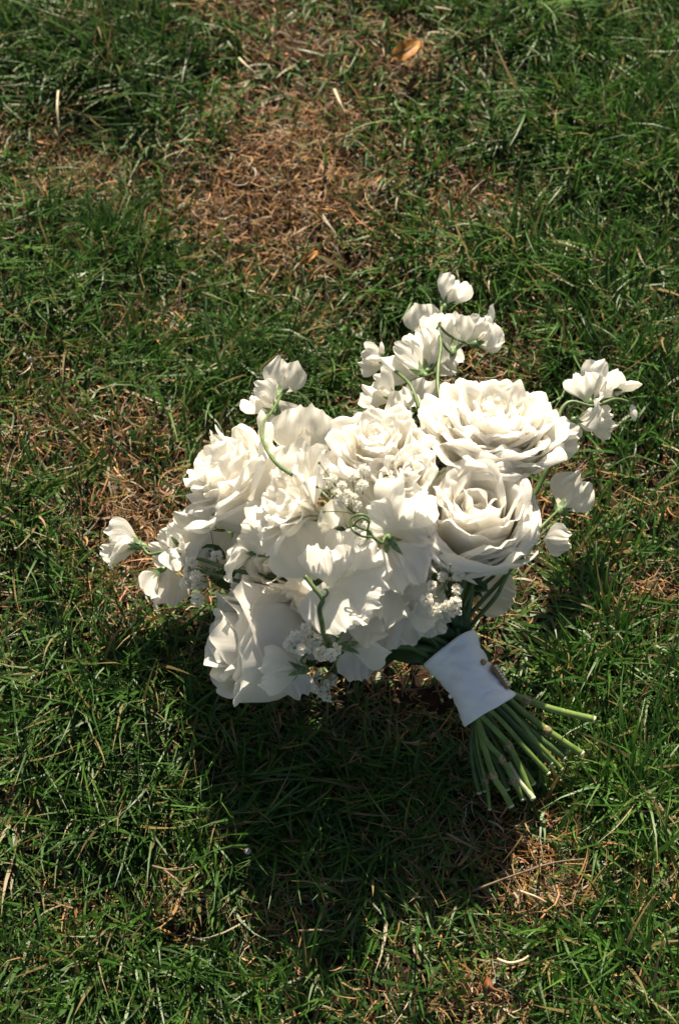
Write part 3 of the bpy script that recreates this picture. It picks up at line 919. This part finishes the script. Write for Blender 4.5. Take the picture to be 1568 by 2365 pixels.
# ---------------------------------------------------------------- leaves at the neck of the bouquet
def leaf(label, pts, width, mat, seed, group='leaves of the bouquet', name='leaf', cat='leaf', curl=.15):
    """pts: frame points (px, py, h) from stalk to tip"""
    rng = np.random.default_rng(seed)
    P = spline([at(*p) for p in pts], 4)
    base = P[0]
    nv, nu = len(P), 7
    V, A = [], []
    for j in range(nu):
        u = j / (nu - 1) * 2 - 1
        for k, p in enumerate(P):
            t = k / (nv - 1)
            d = (P[min(k + 1, nv - 1)] - P[max(k - 1, 0)]).normalized()
            s = d.cross(CB).normalized()
            w = width * U2M * .5 * math.sin(math.pi * (t * .94 + .03)) ** .8 * (1 + .06 * math.sin(23 * t + j))
            V.append(p - base + s * u * w + CB * (curl * w * (abs(u) ** 1.2) + .0012 * math.sin(9 * t + 3 * u + seed)))
            A.append(t)
    root = link(name, mesh_from(name, V, grid_faces(nu, nv), mat, A, [(j / (nu - 1), k / (nv - 1)) for j in range(nu) for k in range(nv)]))
    root.location = base
    tag(root, label, cat, group)
    V, F = tube([p - base + CB * .0004 for p in P], [.0009 * (1.1 - k / nv) for k in range(nv)], 6)
    link('midrib', mesh_from('midrib', V, F, M_STEMDARK), root)
    return root

leaf('broad dark leaf spreading left from the top edge of the ribbon', [(1010, 1520, .050), (950, 1500, .052), (880, 1480, .052), (840, 1470, .05)], 70, M_LEAF, 1)
leaf('narrow dark leaf along the lowest stem left of the ribbon', [(1000, 1530, .046), (940, 1515, .040), (880, 1505, .036)], 34, M_LEAF, 2)
leaf('dark leaf standing up from the middle of the ribbon top edge', [(1050, 1500, .056), (1020, 1470, .062), (985, 1440, .068)], 60, M_LEAF, 3)
leaf('dark leaf beside the upper right stems over the ribbon', [(1062, 1490, .052), (1066, 1440, .066), (1060, 1395, .072)], 44, M_LEAF, 4)
leaf('small toothed green leaf in front of the shaded bloom', [(1080, 1330, .066), (1100, 1345, .068), (1125, 1360, .066)], 34, M_LEAF, 5)
leaf('dark leaf showing beneath the spray at the far left, among tiny florets', [(520, 1290, .066), (490, 1272, .064), (455, 1282, .060)], 34, M_LEAF, 6)

for lab, pts, w in [  # added leaves under the flowers, block the sun and darken the gaps
    ('broad leaf added to block sun below the drooping bloom', [(930, 1480, .035), (840, 1500, .026), (760, 1470, .020)], 110),
    ('broad leaf added to block sun under the fluted carnation, half hidden', [(900, 1440, .050), (800, 1440, .045), (690, 1450, .035), (640, 1440, .03)], 120),
    ('long leaf added to block sun beneath the left hand sweet peas', [(860, 1400, .055), (700, 1360, .05), (560, 1330, .045), (480, 1320, .04)], 110),
    ('leaf added to block sun under the largest bloom, seen through the gaps', [(940, 1420, .065), (860, 1380, .075), (760, 1340, .08), (690, 1330, .08)], 130),
    ('leaf added to block sun in the gap left of the cupped rose', [(1000, 1420, .060), (960, 1340, .070), (930, 1260, .075), (920, 1200, .08)], 90),
    ('leaf added to block sun under the cupped rose, lower right side', [(1060, 1400, .05), (1110, 1330, .05), (1170, 1280, .05)], 50)]:
    leaf(lab, pts, w, M_LEAF, int(w))

# bare stems seen between the flowers and the ribbon
def bare_stem(label, pts, r, mat, group, name='upper_stem'):
    P = spline([at(*p) for p in pts], 5)
    base = P[0]
    V, F = tube([p - base for p in P], r)
    o = link(name, mesh_from(name, V, F, mat))
    o.location = base
    tag(o, label, 'stem', group)
    return o
for lab, pts, r in [
    ('thick green stem bending down into the right corner of the ribbon', [(1088, 1340, .058), (1080, 1400, .056), (1068, 1452, .050), (1056, 1515, .044)], .0030),
    ('green stem left of the thick one, under the bright florets', [(1058, 1370, .066), (1058, 1430, .060), (1050, 1505, .047)], .0026),
    ('lowest stem running in from the left to the ribbon corner', [(860, 1485, .050), (930, 1508, .046), (1000, 1535, .044), (1040, 1555, .044)], .0024),
    ('stem above the lowest one, entering the ribbon from the left', [(890, 1450, .062), (950, 1490, .056), (1020, 1530, .050)], .0022),
    ('straight stem in the middle of the fan above the ribbon', [(960, 1430, .068), (1000, 1475, .062), (1045, 1530, .052)], .0022),
    ('stem between the middle one and the bright florets', [(1010, 1410, .070), (1032, 1455, .060), (1044, 1515, .048)], .0024)]:
    bare_stem(lab, pts, r, M_STEMDARK, 'stems above the ribbon')

# ---------------------------------------------------------------- ribbon, pin and brooch
A0, A1 = at(1041, 1503, .050), at(1130, 1636, .042)
axd = (A1 - A0).normalized()
sx = axd.cross(CB).normalized()
if sx.x < 0:
    sx = -sx
sz = sx.cross(axd)
if sz.z < 0:
    sz = -sz
wrap = thing('ribbon_wrap', 'white ribbon wound round the stems in the shade of the roses', 'ribbon', A0)
def ribbon():
    nu, nv = 48, 30
    rng = np.random.default_rng(5)
    V, UV = [], []
    for i in range(nu + 1):
        a = 2 * math.pi * i / nu
        for j in range(nv):
            t = j / (nv - 1)
            hw = .0172 * (1 + .09 * (2 * t - 1) ** 2 - .05 * math.sin(math.pi * t))
            hd = .0165 * (1 + .08 * (2 * t - 1) ** 2)
            wr = .0003 * math.sin(60 * t + 3 * math.sin(2 * a)) * math.sin(a * 1.5) ** 2 + .0011 * math.sin(5 * a + 9 * t) * math.sin(2.2 * a + 1 + 17 * t) + .0005 * math.sin(26 * t + 2.3 * math.sin(a)) * (.5 + .5 * math.sin(a + 1))
            lay = .0011 * (1 if t < .165 + .03 * math.sin(a) else 0) + .0006 * (1 if t > .80 + .02 * math.cos(a) else 0)
            end = .0016 * math.cos(a) * 0
            p = sx * (math.cos(a) * (hw + wr + lay)) + sz * (math.sin(a) * (hd + wr + lay)) + axd * (t * (A1 - A0).length + .0014 * math.sin(a * 2 + 1) * (2 * t - 1) + .004 * math.sin(a) * (2 * t - 1))
            V.append(p)
            UV.append((i / nu, t))
    me = mesh_from('ribbon', V, grid_faces(nu + 1, nv), M_RIBBON, None, UV)
    o = link('ribbon', me, wrap)
    s = o.modifiers.new('cloth_thickness', 'SOLIDIFY')
    s.thickness = .0009
    s.offset = 1
ribbon()

def along(t, a, out=0.0):
    hw, hd = .0172 * (1 + .09 * (2 * t - 1) ** 2 - .05 * math.sin(math.pi * t)) + out, .0165 + out
    return A0 + axd * (t * (A1 - A0).length) + sx * math.cos(a) * hw + sz * math.sin(a) * hd

def ball(c, r, n=10):
    k = [math.pi * i / 7 for i in range(8)]
    return tube([c + Vector((0, 0, -math.cos(a) * r)) for a in k], [max(math.sin(a) * r, r * .03) for a in k], n)

pc = along(.42, R(38), .0012)
pin = thing('pin', 'small gold headed pin in the right edge of the ribbon, above the brooch', 'pin', pc)
V, F = ball(Vector(), .0022)
link('head', mesh_from('head', V, F, M_GOLD), pin)
inn = (A0 + axd * .02 - pc).normalized()
V, F = tube([Vector(), inn * .012], .0004, 6)
link('shaft', mesh_from('shaft', V, F, M_GOLD), pin)
pc = along(.55, R(172), .0010)
pin = thing('pin', 'tiny white pearl headed pin on the shaded left edge of the ribbon', 'pin', pc)
V, F = ball(Vector(), .0017)
link('head', mesh_from('head', V, F, M_PEARL), pin)

bc = along(.72, R(20), .0030)
bz = (sx * math.cos(R(14)) + sz * math.sin(R(14))).normalized()
by_ = axd
bx_ = by_.cross(bz)
BM = Matrix((bx_, by_, bz)).transposed().to_4x4() @ Matrix.Scale(.82, 4)
br = thing('brooch', 'gold brooch set with rows of small stones on the right side of the ribbon', 'brooch', bc, BM)
def box(x0, x1, y0, y1, z0, z1, off=0):
    V = [Vector((x, y, z)) for z in (z0, z1) for y in (y0, y1) for x in (x0, x1)]
    f = [(0, 2, 3, 1), (4, 5, 7, 6), (0, 1, 5, 4), (2, 6, 7, 3), (0, 4, 6, 2), (1, 3, 7, 5)]
    return V, [tuple(off + i for i in q) for q in f]
V, F = [], []
for b in [(-.006, .006, -.0115, .0115, -.0014, -.0004), (-.0062, -.0050, -.0118, .0118, -.0004, .0012), (.0050, .0062, -.0118, .0118, -.0004, .0012),
          (-.0050, .0050, -.0118, -.0106, -.0004, .0012), (-.0050, .0050, .0106, .0118, -.0004, .0012)]:
    v, f = box(*b, off=len(V))
    V += v
    F += f
link('setting', mesh_from('setting', V, F, M_GOLD, smooth=False), br)
gem = None
for i in range(4):
    for j in range(8):
        if gem is None:
            V, F = tube([(0, 0, -.0004), (0, 0, .0006), (0, 0, .0013)], [.0009, .00125, .0006], 8)
            gem = mesh_from('stone', V, F, M_CRYSTAL, smooth=False)
            V, F = tube([(0, 0, -.0004), (0, 0, .0004)], [.0004, .0003], 6)
            bead = mesh_from('bead', V, F, M_GOLD)
        o = link('stone', gem, br)
        o.location = (-.0037 + i * .00247, -.0092 + j * .00263, .0004)
        o2 = link('bead', bead, br)
        o2.location = (-.0037 + i * .00247 + .00123, -.0092 + j * .00263 + .0013, .0009)

# ---------------------------------------------------------------- cut stems under the ribbon
def cut_stem(label, pts, wu, mat, nodes=(), h0=.042, h1=.014, taper=1.0):
    hs = [lerp(h0, h1, k / (len(pts) - 1)) for k in range(len(pts))]
    P = spline([at(p[0], p[1], h) for p, h in zip(pts, hs)], 6)
    base = P[0]
    r = wu * U2M * .5
    n = len(P)
    V, F = tube([p - base for p in P], [r * lerp(1.0, taper, k / (n - 1)) * (1 + .04 * math.sin(k * 1.7 + wu)) for k in range(n)], 10)
    root = link('cut_stem', mesh_from('cut_stem', V, F, mat))
    root.location = base
    tag(root, label, 'stem', 'cut stems below the ribbon')
    d = (P[-1] - P[-2]).normalized()
    tilt = (d + CB * .5 - Vector((0, .2, 0))).normalized()
    V, F = tube([P[-1] - base - d * .0004, P[-1] - base + d * .0006 + tilt * .0006], [r * taper * 1.04, r * taper * .92], 10)
    link('cut_end', mesh_from('cut_end', V, F, M_CUT), root)
    for t in nodes:
        k = min(n - 2, int(t * (n - 1)))
        p, d = P[k] - base, (P[k + 1] - P[k]).normalized()
        V, F = tube([p - d * .003, p - d * .001, p + d * .0008, p + d * .003], [r * 1.02, r * 1.22, r * 1.25, r * 1.03], 10)
        s = d.cross(CB).normalized()
        v, f = tube([p + s * r * .8, p + s * r * 1.5 + d * .001, p + s * r * 1.6 - d * .0025], [r * .5, r * .3, r * .03], 6, off=len(V))
        link('node', mesh_from('node', V + v, F + f, M_NODE), root)
    return root

def Q(*a):
    return [(826.9 + x * .3767, 1260 + y * .3767) for x, y in a]
CS = [
 ('thick stem farthest to the right, nearly level, with a brown scar near the ribbon', Q((860, 880), (1000, 935), (1200, 1005), (1445, 1065)), 17, M_STEM, (.42,), .040, .024),
 ('second stem from the right, thick with a pale node halfway', Q((880, 900), (1000, 1010), (1190, 1155), (1370, 1275)), 17, M_STEM, (.66,), .040, .016),
 ('narrow pale ridged stem on top of the fan, ending right of centre', Q((840, 930), (940, 1020), (1100, 1210), (1250, 1370)), 10, M_STEM, (), .050, .024),
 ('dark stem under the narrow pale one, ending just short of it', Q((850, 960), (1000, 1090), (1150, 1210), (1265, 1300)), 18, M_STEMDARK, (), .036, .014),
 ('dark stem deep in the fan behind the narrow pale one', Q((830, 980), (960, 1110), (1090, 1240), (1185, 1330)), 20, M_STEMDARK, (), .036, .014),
 ('slim grooved stem in the middle of the fan with frayed tip', Q((800, 1000), (910, 1110), (1040, 1260), (1165, 1395)), 12, M_STEM, (), .048, .022),
 ('stem with a pale knobbly node in the middle of the fan', Q((730, 1020), (820, 1110), (925, 1225), (1000, 1380), (1070, 1550)), 14, M_STEM, (.52,), .050, .020),
 ('stem crossing left of the knobbly one, with a brown node low down', Q((722, 1020), (780, 1190), (880, 1310), (955, 1445), (1010, 1552)), 14, M_STEM, (.5, .78), .048, .018),
 ('longest stem, with a sunlit pale end at the bottom of the fan', Q((720, 1015), (760, 1190), (830, 1410), (885, 1500), (937, 1595)), 15, M_STEM, (.5,), .046, .020),
 ('thin stem second from the left, ending lowest of the thin ones', Q((716, 1020), (735, 1240), (790, 1470), (806, 1612)), 9, M_STEM, (.66,), .040, .012),
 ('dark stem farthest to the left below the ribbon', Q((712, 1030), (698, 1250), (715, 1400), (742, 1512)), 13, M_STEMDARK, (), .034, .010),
 ('medium stem ending between the knobbly stem and the slim grooved one', Q((780, 1010), (880, 1180), (990, 1340), (1072, 1458)), 14, M_STEM, (), .040, .016),
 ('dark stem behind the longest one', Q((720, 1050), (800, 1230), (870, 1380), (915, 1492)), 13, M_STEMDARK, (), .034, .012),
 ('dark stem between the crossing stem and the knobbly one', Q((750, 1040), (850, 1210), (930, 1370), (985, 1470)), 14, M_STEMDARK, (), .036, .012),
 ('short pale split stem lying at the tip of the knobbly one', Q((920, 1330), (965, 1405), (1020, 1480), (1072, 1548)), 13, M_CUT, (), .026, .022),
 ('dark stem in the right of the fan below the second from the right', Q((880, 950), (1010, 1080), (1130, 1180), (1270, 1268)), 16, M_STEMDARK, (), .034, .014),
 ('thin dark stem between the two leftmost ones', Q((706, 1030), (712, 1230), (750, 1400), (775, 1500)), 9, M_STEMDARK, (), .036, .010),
]
for (lab, pts, wu, mat, nodes, h0, h1) in CS:
    cut_stem(lab, pts, wu, mat, nodes, h0, h1)

# ---------------------------------------------------------------- small things lying in the turf
def straw(label, pts, wu, mat=M_STRAW, name='straw', cat='straw', group='dry stalks in the grass', r1=.6):
    P = spline([at(*p) for p in pts], 5)
    base = P[0]
    n = len(P)
    r = wu * U2M * .5
    V, F = tube([p - base for p in P], [r * lerp(1, r1, k / (n - 1)) for k in range(n)], 7)
    o = link(name, mesh_from(name, V, F, mat))
    o.location = base
    tag(o, label, cat, group)
    return o
straw('upright pale straw beside the dead patch at far upper left', [(134, 210, .022), (132, 250, .026), (136, 300, .018)], 8)
straw('flat pale straw at the top edge of the big dead patch, right of centre', [(772, 208, .020), (784, 236, .026), (796, 262, .022)], 11)
straw('pale straw near the top middle, slanting down to the right', [(552, 135, .018), (572, 155, .024), (592, 172, .018)], 9)
straw('thin pale straw under the top edge, right of the middle', [(1005, 18, .02), (1025, 20, .022), (1042, 24, .02)], 8)
straw('curved whitish straw in the bottom right grass', [(1148, 2215, .016), (1176, 2224, .018), (1205, 2218, .018), (1220, 2208, .016)], 8)
straw('pale straw slanting through the bottom right dead patch', [(1195, 2056, .016), (1235, 2070, .02), (1262, 2084, .018)], 6)
straw('long brown bent twig in the lower right shade', [(1090, 2058, .010), (1150, 2035, .014), (1215, 2012, .018), (1280, 1992, .020), (1350, 1984, .018)], 6, M_TWIG, 'twig', 'twig', 'twigs in the grass')
straw('brown twig lying in deep shade below the bouquet', [(1030, 1925, .012), (1070, 1945, .014), (1110, 1968, .012)], 6, M_TWIG, 'twig', 'twig', 'twigs in the grass')
straw('grey twig crossing the shadow edge at lower left', [(352, 2000, .014), (400, 2010, .018), (448, 2002, .018)], 6, M_TWIG, 'twig', 'twig', 'twigs in the grass')
straw('short grey twig pointing down to the left dead tuft', [(380, 2010, .018), (405, 2030, .02), (425, 2048, .018)], 6, M_TWIG, 'twig', 'twig', 'twigs in the grass')
straw('pale stalk lying in shade at the bottom middle', [(690, 2150, .012), (740, 2148, .014), (775, 2152, .012)], 6, M_TWIG, 'twig', 'twig', 'twigs in the grass')

leaf('curled orange brown dead leaf at the top, right of centre', [(905, 130, .018), (935, 118, .026), (970, 95, .020)], 52, M_DEADLEAF, 11, 'dead leaves in the grass', 'dead_leaf', 'dead leaf', .5)
leaf('small orange dead leaf below the big dead patch', [(695, 610, .018), (712, 594, .024), (735, 580, .018)], 24, M_DEADLEAF, 12, 'dead leaves in the grass', 'dead_leaf', 'dead leaf', .5)
leaf('dark red dead leaf in the grass at the bottom right', [(1120, 2298, .016), (1126, 2278, .022), (1132, 2258, .018)], 24, M_REDLEAF, 13, 'dead leaves in the grass', 'dead_leaf', 'dead leaf', .5)

def pebble(label, px, py, h, wu, seed):
    rng = np.random.default_rng(seed)
    V, F = ball(Vector(), wu * U2M * .5, 12)
    V = [v * (1 + rng.normal(0, .07)) for v in V]
    V = [Vector((v.x, v.y * .85, v.z * .6)) for v in V]
    o = link('pebble', mesh_from('pebble', V, F, M_STONE))
    o.location = at(px, py, h)
    tag(o, label, 'pebble', 'pebbles in the turf')
pebble('small pale pebble in the shade below the bouquet', 572, 1966, .010, 18, 1)
pebble('grey pebble on bare soil at the far left', 72, 830, .008, 24, 2)
